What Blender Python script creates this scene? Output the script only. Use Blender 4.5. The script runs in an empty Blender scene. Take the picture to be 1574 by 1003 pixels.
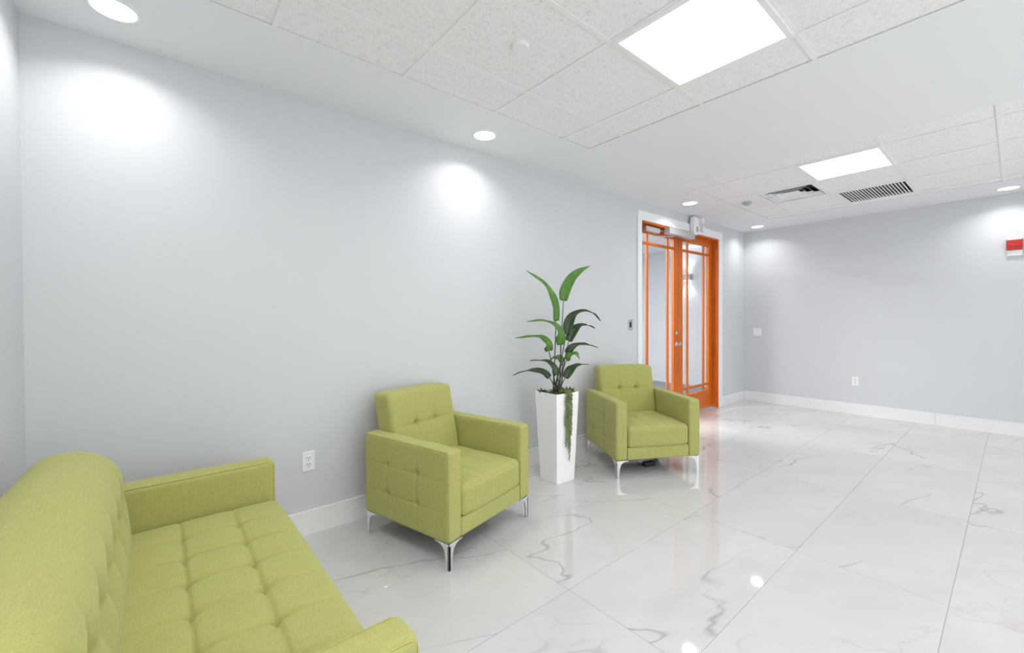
import bpy, bmesh, math, random
from mathutils import Vector, Matrix

random.seed(7)
SC = bpy.context.scene
COL = SC.collection

# ------------------------------------------------------------------ room sizes
CAM_H, H = 1.3175, 2.6536            # camera height, ceiling height
YB, XR, XL, YF = 2.787, 7.172, -0.449, -1.75   # back wall, right wall, left wall, wall behind the camera
DX0, DX1, DZ = 4.255, 6.266, 2.452   # door opening in the back wall

# ------------------------------------------------------------------ camera
yaw, pit, rol = 0.873, -0.0111, -0.0052
fw = Vector((math.cos(yaw) * math.cos(pit), math.sin(yaw) * math.cos(pit), math.sin(pit)))
r0 = Vector((math.sin(yaw), -math.cos(yaw), 0)); u0 = r0.cross(fw)
rr = r0 * math.cos(rol) + u0 * math.sin(rol); uu = -r0 * math.sin(rol) + u0 * math.cos(rol)
cd = bpy.data.cameras.new('camera'); cam = bpy.data.objects.new('camera', cd); COL.objects.link(cam)
cd.sensor_fit = 'HORIZONTAL'; cd.sensor_width = 36.0; cd.lens = 649.76 / 1574 * 36.0
cd.shift_y = -5.83 / 1574; cd.clip_start = 0.02
cam.matrix_world = Matrix(((rr.x, uu.x, -fw.x, 0), (rr.y, uu.y, -fw.y, 0), (rr.z, uu.z, -fw.z, CAM_H), (0, 0, 0, 1)))
SC.camera = cam

# ------------------------------------------------------------------ world, view
SKY_E = 2.35                          # sky fill that enters by the added window behind the camera
wd = bpy.data.worlds.new('world'); SC.world = wd; wd.use_nodes = True
wd.node_tree.nodes['Background'].inputs[0].default_value = (0.90, 0.905, 0.925, 1)
wd.node_tree.nodes['Background'].inputs[1].default_value = SKY_E
SC.view_settings.view_transform = 'Standard'; SC.view_settings.look = 'None'
SC.view_settings.exposure = 0.0; SC.view_settings.gamma = 1.0; SC.view_settings.use_curve_mapping = False
SC.cycles.use_denoising = True
SC.cycles.use_adaptive_sampling = True; SC.cycles.adaptive_threshold = 0.03
SC.cycles.max_bounces = 12; SC.cycles.diffuse_bounces = 7; SC.cycles.glossy_bounces = 5; SC.cycles.transparent_max_bounces = 16
SC.cycles.sample_clamp_indirect = 6.0
SC.cycles.caustics_reflective = False; SC.cycles.caustics_refractive = False

pd = bpy.data.lights.new('fill_window_portal', 'AREA'); pd.shape = 'RECTANGLE'; pd.size = 6.75; pd.size_y = 2.4; pd.cycles.is_portal = True
po = bpy.data.objects.new('fill_window_portal', pd); COL.objects.link(po); po.location = (2.995, YF - 0.15, 1.3); po.rotation_euler = (math.pi / 2, 0, 0)  # sampling portal for the added fill window

# lamp strengths (watts) of the visible fixtures and the added fill ones
PANEL_W, DOWN_W = 4.7, 3.2

# ------------------------------------------------------------------ materials
MATS = {}
def mat(name, col=(0.8, 0.8, 0.8), rough=0.5, metal=0.0, spec=0.5, emit=None, es=0.0, coat=0.0):
    m = bpy.data.materials.new(name); m.use_nodes = True
    b = m.node_tree.nodes['Principled BSDF']
    b.inputs['Base Color'].default_value = (*col, 1); b.inputs['Roughness'].default_value = rough
    b.inputs['Metallic'].default_value = metal; b.inputs['Specular IOR Level'].default_value = spec
    b.inputs['Coat Weight'].default_value = coat
    if emit:
        b.inputs['Emission Color'].default_value = (*emit, 1); b.inputs['Emission Strength'].default_value = es
    MATS[name] = m
    return m
def nt(m): return m.node_tree.nodes, m.node_tree.links, m.node_tree.nodes['Principled BSDF']
def N(nodes, typ, **kw):
    n = nodes.new(typ)
    for k, v in kw.items(): setattr(n, k, v)
    return n
def coords(nodes, links, scale=(1, 1, 1), jitter=0.0, rot=0.0):
    """object coordinates; jitter shifts them by the object's own random number"""
    tc = N(nodes, 'ShaderNodeTexCoord'); mp = N(nodes, 'ShaderNodeMapping')
    mp.inputs['Scale'].default_value = scale
    src = tc.outputs['Object']
    if jitter:
        oi = N(nodes, 'ShaderNodeObjectInfo'); ml = N(nodes, 'ShaderNodeVectorMath', operation='SCALE')
        ml.inputs[0].default_value = (jitter, jitter * 0.71, jitter * 0.37); links.new(oi.outputs['Random'], ml.inputs['Scale'])
        ad = N(nodes, 'ShaderNodeVectorMath', operation='ADD')
        links.new(src, ad.inputs[0]); links.new(ml.outputs[0], ad.inputs[1]); src = ad.outputs[0]
    if rot:
        m2 = N(nodes, 'ShaderNodeMapping'); m2.inputs['Rotation'].default_value = (0, 0, rot); links.new(src, m2.inputs['Vector']); src = m2.outputs['Vector']
    links.new(src, mp.inputs['Vector'])
    return mp.outputs['Vector']
def noise(nodes, links, vec, scale, detail=2.0, rough=0.5, dist=0.0):
    n = N(nodes, 'ShaderNodeTexNoise'); n.inputs['Scale'].default_value = scale; n.inputs['Detail'].default_value = detail
    n.inputs['Roughness'].default_value = rough; n.inputs['Distortion'].default_value = dist
    links.new(vec, n.inputs['Vector']); return n.outputs['Fac']
def ramp(nodes, links, fac, stops):
    r = N(nodes, 'ShaderNodeValToRGB'); e = r.color_ramp.elements
    while len(e) < len(stops): e.new(0.5)
    for i, (p, c) in enumerate(stops): e[i].position = p; e[i].color = (*c, 1) if len(c) == 3 else c
    links.new(fac, r.inputs['Fac']); return r.outputs['Color']
def bump(nodes, links, bsdf, h, strength, dist=0.002):
    b = N(nodes, 'ShaderNodeBump'); b.inputs['Strength'].default_value = strength; b.inputs['Distance'].default_value = dist
    links.new(h, b.inputs['Height']); links.new(b.outputs['Normal'], bsdf.inputs['Normal'])
def math_(nodes, links, op, a, b=None, c=None):
    n = N(nodes, 'ShaderNodeMath', operation=op)
    for i, v in enumerate((a, b, c)):
        if v is None: continue
        if isinstance(v, (int, float)): n.inputs[i].default_value = v
        else: links.new(v, n.inputs[i])
    return n.outputs[0]

def paint(name, col, rough=0.55):
    m = mat(name, col, rough, spec=0.3); nd, lk, b = nt(m)
    v = coords(nd, lk); n = noise(nd, lk, v, 260, 3)
    bump(nd, lk, b, n, 0.06, 0.001); return m
WALL = paint('wall_paint', (0.62, 0.635, 0.663))
TRIM = paint('trim_paint', (0.84, 0.85, 0.87), 0.35)
CEILP = paint('ceiling_paint', (0.825, 0.833, 0.855))

def m_fabric():
    m = mat('green_linen', (0.4, 0.43, 0.12), 0.85, spec=0.2); nd, lk, b = nt(m)
    a = noise(nd, lk, coords(nd, lk, (22, 560, 560)), 1.0, 3, 0.6)
    c = noise(nd, lk, coords(nd, lk, (560, 560, 22)), 1.0, 3, 0.6)
    d = noise(nd, lk, coords(nd, lk, (560, 22, 560)), 1.0, 3, 0.6)
    s = math_(nd, lk, 'ADD', math_(nd, lk, 'ADD', a, c), d)
    s = math_(nd, lk, 'MULTIPLY', s, 0.3333)
    colr = ramp(nd, lk, s, [(0.36, (0.33, 0.322, 0.098)), (0.5, (0.405, 0.393, 0.131)), (0.64, (0.48, 0.464, 0.17))])
    lk.new(colr, b.inputs['Base Color'])
    b.inputs['Sheen Weight'].default_value = 0.25; b.inputs['Sheen Roughness'].default_value = 0.5
    b.inputs['Sheen Tint'].default_value = (0.9, 0.95, 0.6, 1)
    bump(nd, lk, b, s, 0.18, 0.001); return m
FABRIC = m_fabric()
LINING = mat('black_lining', (0.012, 0.012, 0.013), 0.9)
CHROME = mat('chrome', (0.90, 0.90, 0.91), 0.22, 1.0)
BRUSHED = mat('brushed_steel', (0.60, 0.60, 0.60), 0.32, 1.0)
ALU = mat('silver_paint', (0.55, 0.56, 0.57), 0.35, 0.6)
PLASTIC = mat('white_plastic', (0.83, 0.84, 0.85), 0.35)
GREYPL = mat('grey_plastic', (0.42, 0.42, 0.42), 0.4)
DARK = mat('dark_slot', (0.02, 0.02, 0.02), 0.7)
BLACKPL = mat('black_plastic', (0.018, 0.02, 0.02), 0.35)
RED = mat('red_plastic', (0.46, 0.018, 0.012), 0.35)
LENS = mat('clear_lens', (0.85, 0.87, 0.88), 0.15)
PLANTER = mat('white_planter_gloss', (0.91, 0.90, 0.905), 0.22)
PLENUM = mat('dark_plenum', (0.05, 0.05, 0.05), 0.9)
DIFF = mat('panel_diffuser', (0.9, 0.9, 0.9), 0.4, emit=(1, 1, 1), es=3.0)
DLENS = mat('downlight_lens', (0.9, 0.9, 0.9), 0.4, emit=(1, 1, 1), es=5.0)
GRID = mat('grid_white_enamel', (0.86, 0.855, 0.855), 0.4)
GROUT = mat('grout_grey', (0.46, 0.46, 0.46), 0.8)
SOIL = mat('dark_moss', (0.035, 0.03, 0.015), 0.95)
GREYFLOOR = mat('grey_carpet', (0.19, 0.21, 0.24), 0.8)
GREYFLOORBACK = GREYFLOOR

def m_marble():
    m = mat('white_marble_porcelain', (0.85, 0.85, 0.85), 0.045, spec=0.5); nd, lk, b = nt(m)
    v = coords(nd, lk, (0.7, 1.5, 1), jitter=40.0, rot=0.7)
    # a few thin wandering veins, interrupted by a large slow noise
    v1 = coords(nd, lk, (0.6, 1.7, 1), jitter=63.0, rot=0.35)
    n1 = noise(nd, lk, v1, 1.0, 4, 0.45, 0.1)
    d1 = math_(nd, lk, 'ABSOLUTE', math_(nd, lk, 'SUBTRACT', n1, 0.5))
    vein = ramp(nd, lk, d1, [(0.0, (0.75, 0.75, 0.75)), (0.0025, (0.4, 0.4, 0.4)), (0.008, (0, 0, 0))])
    brk = ramp(nd, lk, noise(nd, lk, v, 1.5, 1, 0.4), [(0.47, (0, 0, 0)), (0.60, (1, 1, 1))])
    n2 = noise(nd, lk, v, 1.2, 5, 0.5, 0.15)
    d2 = math_(nd, lk, 'ABSOLUTE', math_(nd, lk, 'SUBTRACT', n2, 0.5))
    vein2 = ramp(nd, lk, d2, [(0.0, (0.22, 0.22, 0.22)), (0.006, (0, 0, 0))])
    brk2 = ramp(nd, lk, noise(nd, lk, v1, 1.5, 1, 0.4), [(0.50, (0, 0, 0)), (0.62, (1, 1, 1))])
    k = math_(nd, lk, 'ADD', math_(nd, lk, 'MULTIPLY', vein, brk), math_(nd, lk, 'MULTIPLY', vein2, brk2))
    k = math_(nd, lk, 'MINIMUM', k, 1.0)
    cloud = noise(nd, lk, v, 1.6, 4, 0.6)
    base = ramp(nd, lk, cloud, [(0.3, (0.58, 0.573, 0.573)), (0.7, (0.64, 0.633, 0.633))])
    mx = N(nd, 'ShaderNodeMix', data_type='RGBA'); lk.new(k, mx.inputs[0]); lk.new(base, mx.inputs[6])
    mx.inputs[7].default_value = (0.33, 0.33, 0.34, 1)
    lk.new(mx.outputs[2], b.inputs['Base Color']); return m
MARBLE = m_marble()

def m_ceiltile():
    m = mat('mineral_ceiling_tile', (0.8, 0.8, 0.8), 0.9, spec=0.2); nd, lk, b = nt(m)
    v = coords(nd, lk, jitter=30.0)
    n1 = noise(nd, lk, v, 190, 3, 0.7); n2 = noise(nd, lk, v, 45, 2, 0.6)
    s = math_(nd, lk, 'ADD', math_(nd, lk, 'MULTIPLY', n1, 0.65), math_(nd, lk, 'MULTIPLY', n2, 0.35))
    c = ramp(nd, lk, s, [(0.33, (0.58, 0.575, 0.58)), (0.44, (0.85, 0.84, 0.845)), (0.6, (0.90, 0.89, 0.895))])
    lk.new(c, b.inputs['Base Color']); bump(nd, lk, b, s, 0.35, 0.003); return m
CTILE = m_ceiltile()

def m_wood(name, tint, vertical=True):
    m = mat(name, tint, 0.4, spec=0.25); nd, lk, b = nt(m)
    v = coords(nd, lk, (14, 14, 0.9) if vertical else (0.9, 14, 14), jitter=11.0)
    n = noise(nd, lk, v, 2.2, 5, 0.6, 0.6)
    c = ramp(nd, lk, n, [(0.3, tuple(t * 0.8 for t in tint)), (0.52, tint), (0.72, tuple(min(1, t * 1.15) for t in tint))])
    lk.new(c, b.inputs['Base Color']); return m
WOODV = m_wood('orange_stained_wood_upright', (0.58, 0.132, 0.015))
WOODH = m_wood('orange_stained_wood_level', (0.58, 0.132, 0.015), False)

def m_glass():
    m = bpy.data.materials.new('clear_glass'); m.use_nodes = True; nd = m.node_tree.nodes; lk = m.node_tree.links; nd.clear()
    out = N(nd, 'ShaderNodeOutputMaterial'); mx = N(nd, 'ShaderNodeMixShader'); tr = N(nd, 'ShaderNodeBsdfTransparent')
    gl = N(nd, 'ShaderNodeBsdfGlossy'); lw = N(nd, 'ShaderNodeLayerWeight'); lw.inputs[0].default_value = 0.5
    fr = N(nd, 'ShaderNodeMath', operation='POWER'); lk.new(lw.outputs['Facing'], fr.inputs[0]); fr.inputs[1].default_value = 4.0
    tr.inputs[0].default_value = (0.95, 0.97, 0.96, 1); gl.inputs['Roughness'].default_value = 0.02
    gl.inputs['Color'].default_value = (0.5, 0.5, 0.5, 1)
    lk.new(fr.outputs[0], mx.inputs[0]); lk.new(tr.outputs[0], mx.inputs[1]); lk.new(gl.outputs[0], mx.inputs[2]); lk.new(mx.outputs[0], out.inputs[0])
    return m
GLASS = m_glass()

def m_leaf(name, c0, c1, rough=0.38):
    m = mat(name, c0, rough, spec=0.45); nd, lk, b = nt(m)
    v = coords(nd, lk); n = noise(nd, lk, v, 14, 3, 0.6)
    c = ramp(nd, lk, n, [(0.3, c0), (0.7, c1)]); lk.new(c, b.inputs['Base Color'])
    b.inputs['Subsurface Weight'].default_value = 0.0
    return m
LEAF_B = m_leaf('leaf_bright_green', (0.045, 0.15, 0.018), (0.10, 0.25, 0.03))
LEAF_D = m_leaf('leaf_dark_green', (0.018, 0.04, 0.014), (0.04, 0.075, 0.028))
RIB = mat('leaf_midrib', (0.26, 0.36, 0.13), 0.5)
STEM = mat('plant_stem', (0.05, 0.06, 0.035), 0.5)
PEARL = m_leaf('trailing_bead_green', (0.10, 0.15, 0.035), (0.24, 0.29, 0.09), 0.45)
SUCC = m_leaf('succulent_green', (0.02, 0.05, 0.015), (0.07, 0.10, 0.03))
SUCC_Y = m_leaf('succulent_ochre', (0.22, 0.15, 0.03), (0.30, 0.24, 0.06))

# ------------------------------------------------------------------ mesh helpers
class MB:
    def __init__(self): self.v = []; self.f = []; self.mi = []
    def add(self, vs, fs, mi=0):
        o = len(self.v); self.v += [tuple(p) for p in vs]; self.f += [tuple(i + o for i in f) for f in fs]; self.mi += [mi] * len(fs); return self
    def box(self, x0, x1, y0, y1, z0, z1, mi=0):
        v = [(x, y, z) for z in (z0, z1) for y in (y0, y1) for x in (x0, x1)]
        return self.add(v, [(0, 2, 3, 1), (4, 5, 7, 6), (0, 1, 5, 4), (2, 6, 7, 3), (0, 4, 6, 2), (1, 3, 7, 5)], mi)
    def tube(self, pts, rad, seg=8, closed=False, caps=True):
        pts = [Vector(p) for p in pts]; n = len(pts); rads = rad if isinstance(rad, (list, tuple)) else [rad] * n
        rings = []; prev = None
        for i, p in enumerate(pts):
            t = (pts[(i + 1) % n] - pts[i - 1]) if closed else (pts[min(i + 1, n - 1)] - pts[max(i - 1, 0)])
            t.normalize()
            if prev is None:
                a = Vector((0, 0, 1)) if abs(t.z) < 0.9 else Vector((1, 0, 0))
                s = t.cross(a).normalized()
            else:
                s = (prev - t * prev.dot(t)).normalized()
            prev = s; q = t.cross(s)
            rings.append([p + (s * math.cos(k * 2 * math.pi / seg) + q * math.sin(k * 2 * math.pi / seg)) * rads[i] for k in range(seg)])
        vs = [v for r in rings for v in r]; fs = []
        for i in range(n if closed else n - 1):
            j = (i + 1) % n
            for k in range(seg):
                l = (k + 1) % seg; fs.append((i * seg + k, i * seg + l, j * seg + l, j * seg + k))
        if caps and not closed:
            fs.append(tuple(range(seg - 1, -1, -1))); fs.append(tuple((n - 1) * seg + k for k in range(seg)))
        return self.add(vs, fs)
    def lathe(self, prof, c=(0, 0, 0), seg=32, axis='z', caps=True):
        vs = []; fs = []
        for (r, z) in prof:
            for k in range(seg):
                a = 2 * math.pi * k / seg; x, y = r * math.cos(a), r * math.sin(a)
                if axis == 'z': p = (x, y, z)
                elif axis == 'y': p = (x, -z, y)
                else: p = (z, x, y)
                vs.append((p[0] + c[0], p[1] + c[1], p[2] + c[2]))
        for i in range(len(prof) - 1):
            for k in range(seg):
                l = (k + 1) % seg; fs.append((i * seg + k, i * seg + l, (i + 1) * seg + l, (i + 1) * seg + k))
        if caps:
            fs.append(tuple(range(seg - 1, -1, -1))); fs.append(tuple((len(prof) - 1) * seg + k for k in range(seg)))
        return self.add(vs, fs)
    def prism(self, poly, axis, a0, a1):
        n = len(poly)
        def P(q, a): return {'x': (a, q[0], q[1]), 'y': (q[0], a, q[1]), 'z': (q[0], q[1], a)}[axis]
        vs = [P(q, a0) for q in poly] + [P(q, a1) for q in poly]
        fs = [tuple(range(n)), tuple(range(2 * n - 1, n - 1, -1))] + [(i, i + n, (i + 1) % n + n, (i + 1) % n) for i in range(n)]
        return self.add(vs, fs)
    def mesh(self, name, mats, smooth=False, bevel=0.0):
        me = bpy.data.meshes.new(name); me.from_pydata(self.v, [], self.f)
        mats = mats if isinstance(mats, (list, tuple)) else [mats]
        for m in mats: me.materials.append(m)
        if len(mats) > 1:
            for p, i in zip(me.polygons, self.mi): p.material_index = i
        bm = bmesh.new(); bm.from_mesh(me)
        if bevel:
            bmesh.ops.bevel(bm, geom=list(bm.edges), offset=bevel, segments=2, affect='EDGES', profile=0.5, clamp_overlap=True)
        bmesh.ops.recalc_face_normals(bm, faces=bm.faces); bm.to_mesh(me); bm.free()
        if smooth:
            me.polygons.foreach_set('use_smooth', [True] * len(me.polygons))
        me.update(); return me
    def build(self, name, mats, parent=None, smooth=False, bevel=0.0, loc=None):
        return link(name, self.mesh(name, mats, smooth, bevel), parent, loc)

def link(name, me, parent=None, loc=None):
    o = bpy.data.objects.new(name, me); COL.objects.link(o)
    if parent is not None: o.parent = parent
    if loc is not None: o.location = loc
    return o
def thing(name, label, cat, loc=(0, 0, 0), rz=0.0, group=None):
    o = bpy.data.objects.new(name, None); COL.objects.link(o); o.empty_display_size = 0.1
    o.location = loc; o.rotation_euler = (0, 0, rz); return tag(o, label, cat, group)
def tag(o, label, cat, group=None):
    o['label'] = label; o['category'] = cat
    if group: o['group'] = group
    return o
def struct(o, label=None):
    o['kind'] = 'structure'
    if label: o['label'] = label
    return o
def copy_tree(o, parent=None):
    c = o.copy(); COL.objects.link(c); c.parent = parent
    for ch in list(o.children): copy_tree(ch, c)
    return c

def axis_steps(h, r, res):
    ks = 4
    inner = max(1, int(round(2 * (h - r) / res)))
    a = [-h + r * (1 - math.tan((1 - k / ks) * math.pi / 4)) for k in range(ks)]
    b = [-(h - r) + 2 * (h - r) * i / inner for i in range(inner + 1)]
    return a + b + [-x for x in reversed(a)]
def rbox(size, center, r, res=0.012, disp=None, warp=None):
    """a soft box: rounded edges, fine faces, an optional outward displacement and a warp"""
    hx, hy, hz = size[0] / 2, size[1] / 2, size[2] / 2
    r = min(r, hx * 0.98, hy * 0.98, hz * 0.98)
    S = [axis_steps(h, r, res) for h in (hx, hy, hz)]; hh = (hx, hy, hz)
    idx = {}; vs = []; fs = []
    def vert(p):
        k = tuple(round(c, 6) for c in p)
        if k in idx: return idx[k]
        c = Vector([max(-(hh[i] - r), min(hh[i] - r, p[i])) for i in range(3)])
        n = (Vector(p) - c).normalized(); q = c + n * r
        if disp: q = q + n * disp(q + Vector(center), n)
        q = q + Vector(center)
        if warp: q = Vector(warp(q))
        idx[k] = len(vs); vs.append(q); return idx[k]
    for ax in range(3):
        b, c = (ax + 1) % 3, (ax + 2) % 3
        for s in (-1, 1):
            for i in range(len(S[b]) - 1):
                for j in range(len(S[c]) - 1):
                    q = []
                    for (ii, jj) in ((i, j), (i + 1, j), (i + 1, j + 1), (i, j + 1)):
                        p = [0, 0, 0]; p[ax] = s * hh[ax]; p[b] = S[b][ii]; p[c] = S[c][jj]; q.append(vert(p))
                    fs.append(tuple(q) if s > 0 else tuple(reversed(q)))
    m = MB(); m.add(vs, fs); return m

def tufts(a, b, pts, amp, sig, ca=0.0, cw=0.006, ulines=(), vlines=(), fade=0.09, puff=0.0, base=0.2):
    """dimple field: buttons pulled in at pts, creases along the lines a=u and b=v, pillows between them"""
    d = 0.0; near = 9.0
    for (pa, pb) in pts:
        rr_ = math.hypot(a - pa, b - pb); d -= amp * math.exp(-rr_ / sig); near = min(near, rr_)
    f = math.exp(-(near / fade) ** 2) * (1 - base) + base
    g_ = 0.0
    for u in ulines: g_ = max(g_, math.exp(-((a - u) / cw) ** 2)); d -= puff * f * math.exp(-abs(a - u) / 0.030)
    for v in vlines: g_ = max(g_, math.exp(-((b - v) / cw) ** 2)); d -= puff * f * math.exp(-abs(b - v) / 0.030)
    return d - ca * f * g_

# ------------------------------------------------------------------ the room shell
T = 0.14
m = MB()
m.box(XL - T, DX0, YB, YB + T, 0, H + 0.3); m.box(DX1, XR + T, YB, YB + T, 0, H + 0.3); m.box(DX0, DX1, YB, YB + T, DZ, H + 0.3)
struct(m.build('wall_back', WALL), 'pale blue grey long wall behind the armchairs')
struct(MB().box(XR, XR + T, YF - T, YB, 0, H + 0.3).build('wall_right', WALL), 'pale blue grey far wall with the red fire alarm')
struct(MB().box(XL - T, XL, YF - T, YB, 0, H + 0.3).build('wall_left', WALL), 'pale wall behind the sofa')
WX0, WX1 = -0.38, 6.37  # extent of an unseen window added for soft, even fill light
m = MB(); m.box(XL, WX0, YF - T, YF, 0, H + 0.3); m.box(WX1, XR, YF - T, YF, 0, H + 0.3); m.box(WX0, WX1, YF - T, YF, 2.5, H + 0.3); m.box(WX0, WX1, YF - T, YF, 0, 0.1)
struct(m.build('wall_front', WALL), 'pale wall with the added fill window behind the camera')
wf = MB()
for k in range(6): xx = WX0 + k * 1.34; wf.box(xx, xx + 0.05, YF - 0.1, YF - 0.04, 0.1, 2.5)
wf.box(WX0, WX1, YF - 0.1, YF - 0.04, 0.1, 0.15); wf.box(WX0, WX1, YF - 0.1, YF - 0.04, 2.45, 2.5)
wo = struct(wf.build('fill_window_1', TRIM), 'wide unseen fill window added behind the camera')
for k in range(5): MB().box(WX0 + 0.05 + k * 1.34, WX0 + 1.34 + k * 1.34, YF - 0.075, YF - 0.068, 0.15, 2.45).build('pane', GLASS, wo)

# floor: a grout bed with porcelain tiles laid in it
fl = struct(MB().box(XL - T, XR + T, YF - T, YB + 0.02, -0.06, -0.0025).build('floor', GROUT), 'glossy white marble tile floor with thin grey veins')
GX, GY, PX, PY = 1.512, 0.19, 1.225, 0.5985
xs = sorted({XL + 0.0, XR - 0.0} | {GX + i * PX for i in range(-3, 8) if XL < GX + i * PX < XR})
ys = sorted({YF, YB} | {GY + j * PY for j in range(-5, 8) if YF < GY + j * PY < YB})
ftm = {}
g = 0.0009
for i in range(len(xs) - 1):
    for j in range(len(ys) - 1):
        sx, sy = round(xs[i + 1] - xs[i] - 2 * g, 4), round(ys[j + 1] - ys[j] - 2 * g, 4)
        if sx < 0.02 or sy < 0.02: continue
        k = (sx, sy)
        if k not in ftm:
            ftm[k] = MB().box(0, sx, 0, sy, -0.012, 0).mesh('floor_tile', MARBLE, bevel=0.0006)
        link('floor_tile', ftm[k], fl, (xs[i] + g, ys[j] + g, 0))

# baseboards of the same white porcelain, in lengths
def baseboard(name, label, runs, axis, pos, side):
    root = None
    for (a, b) in runs:
        mb = MB()
        if axis == 'x':
            mb.box(a, b, pos - 0.012, pos, 0, 0.138); mb.box(a, b, pos - 0.014, pos, 0.138, 0.146)
        elif side < 0:
            mb.box(pos - 0.012, pos, a, b, 0, 0.138); mb.box(pos - 0.014, pos, a, b, 0.138, 0.146)
        else:
            mb.box(pos, pos + 0.012, a, b, 0, 0.138); mb.box(pos, pos + 0.014, a, b, 0.138, 0.146)
        if root is None:
            root = mb.build(name, BASEM, None, bevel=0.0008); struct(root, label)
        else: mb.build('baseboard_length', BASEM, root, bevel=0.0008)
BASEM = mat('baseboard_porcelain', (0.82, 0.815, 0.825), 0.25)
baseboard('baseboard_back', 'white porcelain skirting along the long wall', [(XL, 0.36), (0.362, 1.58), (1.582, 2.80), (2.802, 4.02), (4.022, 4.195), (6.365, XR)], 'x', YB, -1)
baseboard('baseboard_right', 'white porcelain skirting along the far wall', [(YF, -0.6), (-0.598, 0.62), (0.622, 1.84), (1.842, YB - 0.015)], 'y', XR, -1)
baseboard('baseboard_left', 'white porcelain skirting behind the sofa', [(YF, 0.5), (0.502, YB - 0.015)], 'y', XL, 1)

# ceiling: painted soffit with two lay-in tile fields, flush with it
TR1 = (-0.225, 2.640, -1.15, 2.186); TR2 = (4.098, 6.465, -1.15, 2.182)
m = MB()
for (x0, x1, y0, y1) in [(XL, TR1[0], YF, YB), (TR1[0], TR1[1], TR1[3], YB), (TR1[0], TR1[1], YF, TR1[2]), (TR1[1], TR2[0], YF, YB),
                         (TR2[0], TR2[1], TR2[3], YB), (TR2[0], TR2[1], YF, TR2[2]), (TR2[1], XR, YF, YB)]:
    m.box(x0, x1, y0, y1, H, H + 0.03)
ce = struct(m.build('ceiling', CEILP), 'pale grey soffit ceiling with two white tile fields')
MB().box(XL, XR, YF, YB, H + 0.2, H + 0.22).build('ceiling_deck', PLENUM, ce)
LX1 = [2.341 - 0.639 * i for i in range(4)][::-1]; LX2 = [4.36, 5.0, 5.64, 6.28]
LY = [1.876 - 0.598 * j for j in range(5)][::-1]
ctm = {}; barm = {}
def tile_field(tr, lx, skip):
    X = [tr[0] + 0.004] + lx + [tr[1] - 0.004]; Y = [tr[2] + 0.004] + LY + [tr[3] - 0.004]
    for i in range(len(X) - 1):
        for j in range(len(Y) - 1):
            if (i, j) in skip: continue
            sx, sy = round(X[i + 1] - X[i] - 0.006, 4), round(Y[j + 1] - Y[j] - 0.006, 4)
            if (sx, sy) not in ctm: ctm[(sx, sy)] = MB().box(0, sx, 0, sy, 0.0, 0.014).mesh('ceiling_tile', CTILE)
            link('ceiling_tile', ctm[(sx, sy)], ce, (X[i] + 0.003, Y[j] + 0.003, H + 0.004))
    def bar(x0, x1, y0, y1):
        mb = MB().box(x0, x1, y0, y1, H - 0.0005, H + 0.003); mb.box((x0 + x1) / 2 - 0.001 if x1 - x0 < 0.1 else x0, (x0 + x1) / 2 + 0.001 if x1 - x0 < 0.1 else x1,
               (y0 + y1) / 2 - 0.001 if y1 - y0 < 0.1 else y0, (y0 + y1) / 2 + 0.001 if y1 - y0 < 0.1 else y1, H + 0.003, H + 0.03)
        mb.build('grid_bar', GRID, ce)
    for x in lx: bar(x - 0.012, x + 0.012, tr[2], tr[3])
    for y in LY:
        for i in range(len(X) - 1): bar(X[i] + (0.0125 if i else 0), X[i + 1] - (0.0125 if i < len(X) - 2 else 0), y - 0.012, y + 0.012)
    return X, Y
# cell index (i, j): the cell left of / below line i, j
P1 = [(3, 3), (3, 1), (1, 1), (0, 3), (0, 1)]; P2 = [(1, 3), (1, 0)]  # first cell of each list is visible, the rest hold added fill panels
X1, Y1 = tile_field(TR1, LX1, P1)
V1, V2 = (2, 4), (3, 3)
X2, Y2 = tile_field(TR2, LX2, P2 + [V1, V2])

def panel_light(x0, x1, y0, y1, label, watts=None):
    cx, cy = (x0 + x1) / 2, (y0 + y1) / 2
    t = thing('ceiling_light_panel', label, 'ceiling light', (cx, cy, H - 0.006), 0, 'square led light panels in the tile ceiling')
    a, b = (x1 - x0) / 2 - 0.004, (y1 - y0) / 2 - 0.004; e = 0.026
    fr = MB().box(-a, a, -b, -b + e, 0, 0.02); fr.box(-a, a, b - e, b, 0, 0.02); fr.box(-a, -a + e, -b + e, b - e, 0, 0.02); fr.box(a - e, a, -b + e, b - e, 0, 0.02)
    fr.build('frame', GRID, t)
    MB().box(-a + e, a - e, -b + e, b - e, 0.003, 0.012).build('diffuser', DIFF, t)
    ld = bpy.data.lights.new('panel_glow', 'AREA'); ld.shape = 'RECTANGLE'; ld.size = 2 * (a - e); ld.size_y = 2 * (b - e); ld.energy = watts or PANEL_W
    ld.color = (1.0, 0.995, 0.985)
    lo = bpy.data.objects.new('panel_glow', ld); COL.objects.link(lo); lo.parent = t; lo.location = (0, 0, -0.002)
    return t
def cell(X, Y, ij): return X[ij[0]], X[ij[0] + 1], Y[ij[1]], Y[ij[1] + 1]
panel_light(*cell(X1, Y1, P1[0]), 'large bright square light panel in the near ceiling tiles')
panel_light(*cell(X2, Y2, P2[0]), 'bright square light panel beside the far ceiling vents')
for q in P1[1:]: panel_light(*cell(X1, Y1, q), 'added fill light panel in the near tiles, behind the camera position')  # unseen panels added to even out the room light
for q in P2[1:]: panel_light(*cell(X2, Y2, q), 'added fill light panel in the far tiles, out of view to the right')  # likewise an added fill panel, outside the frame

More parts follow.
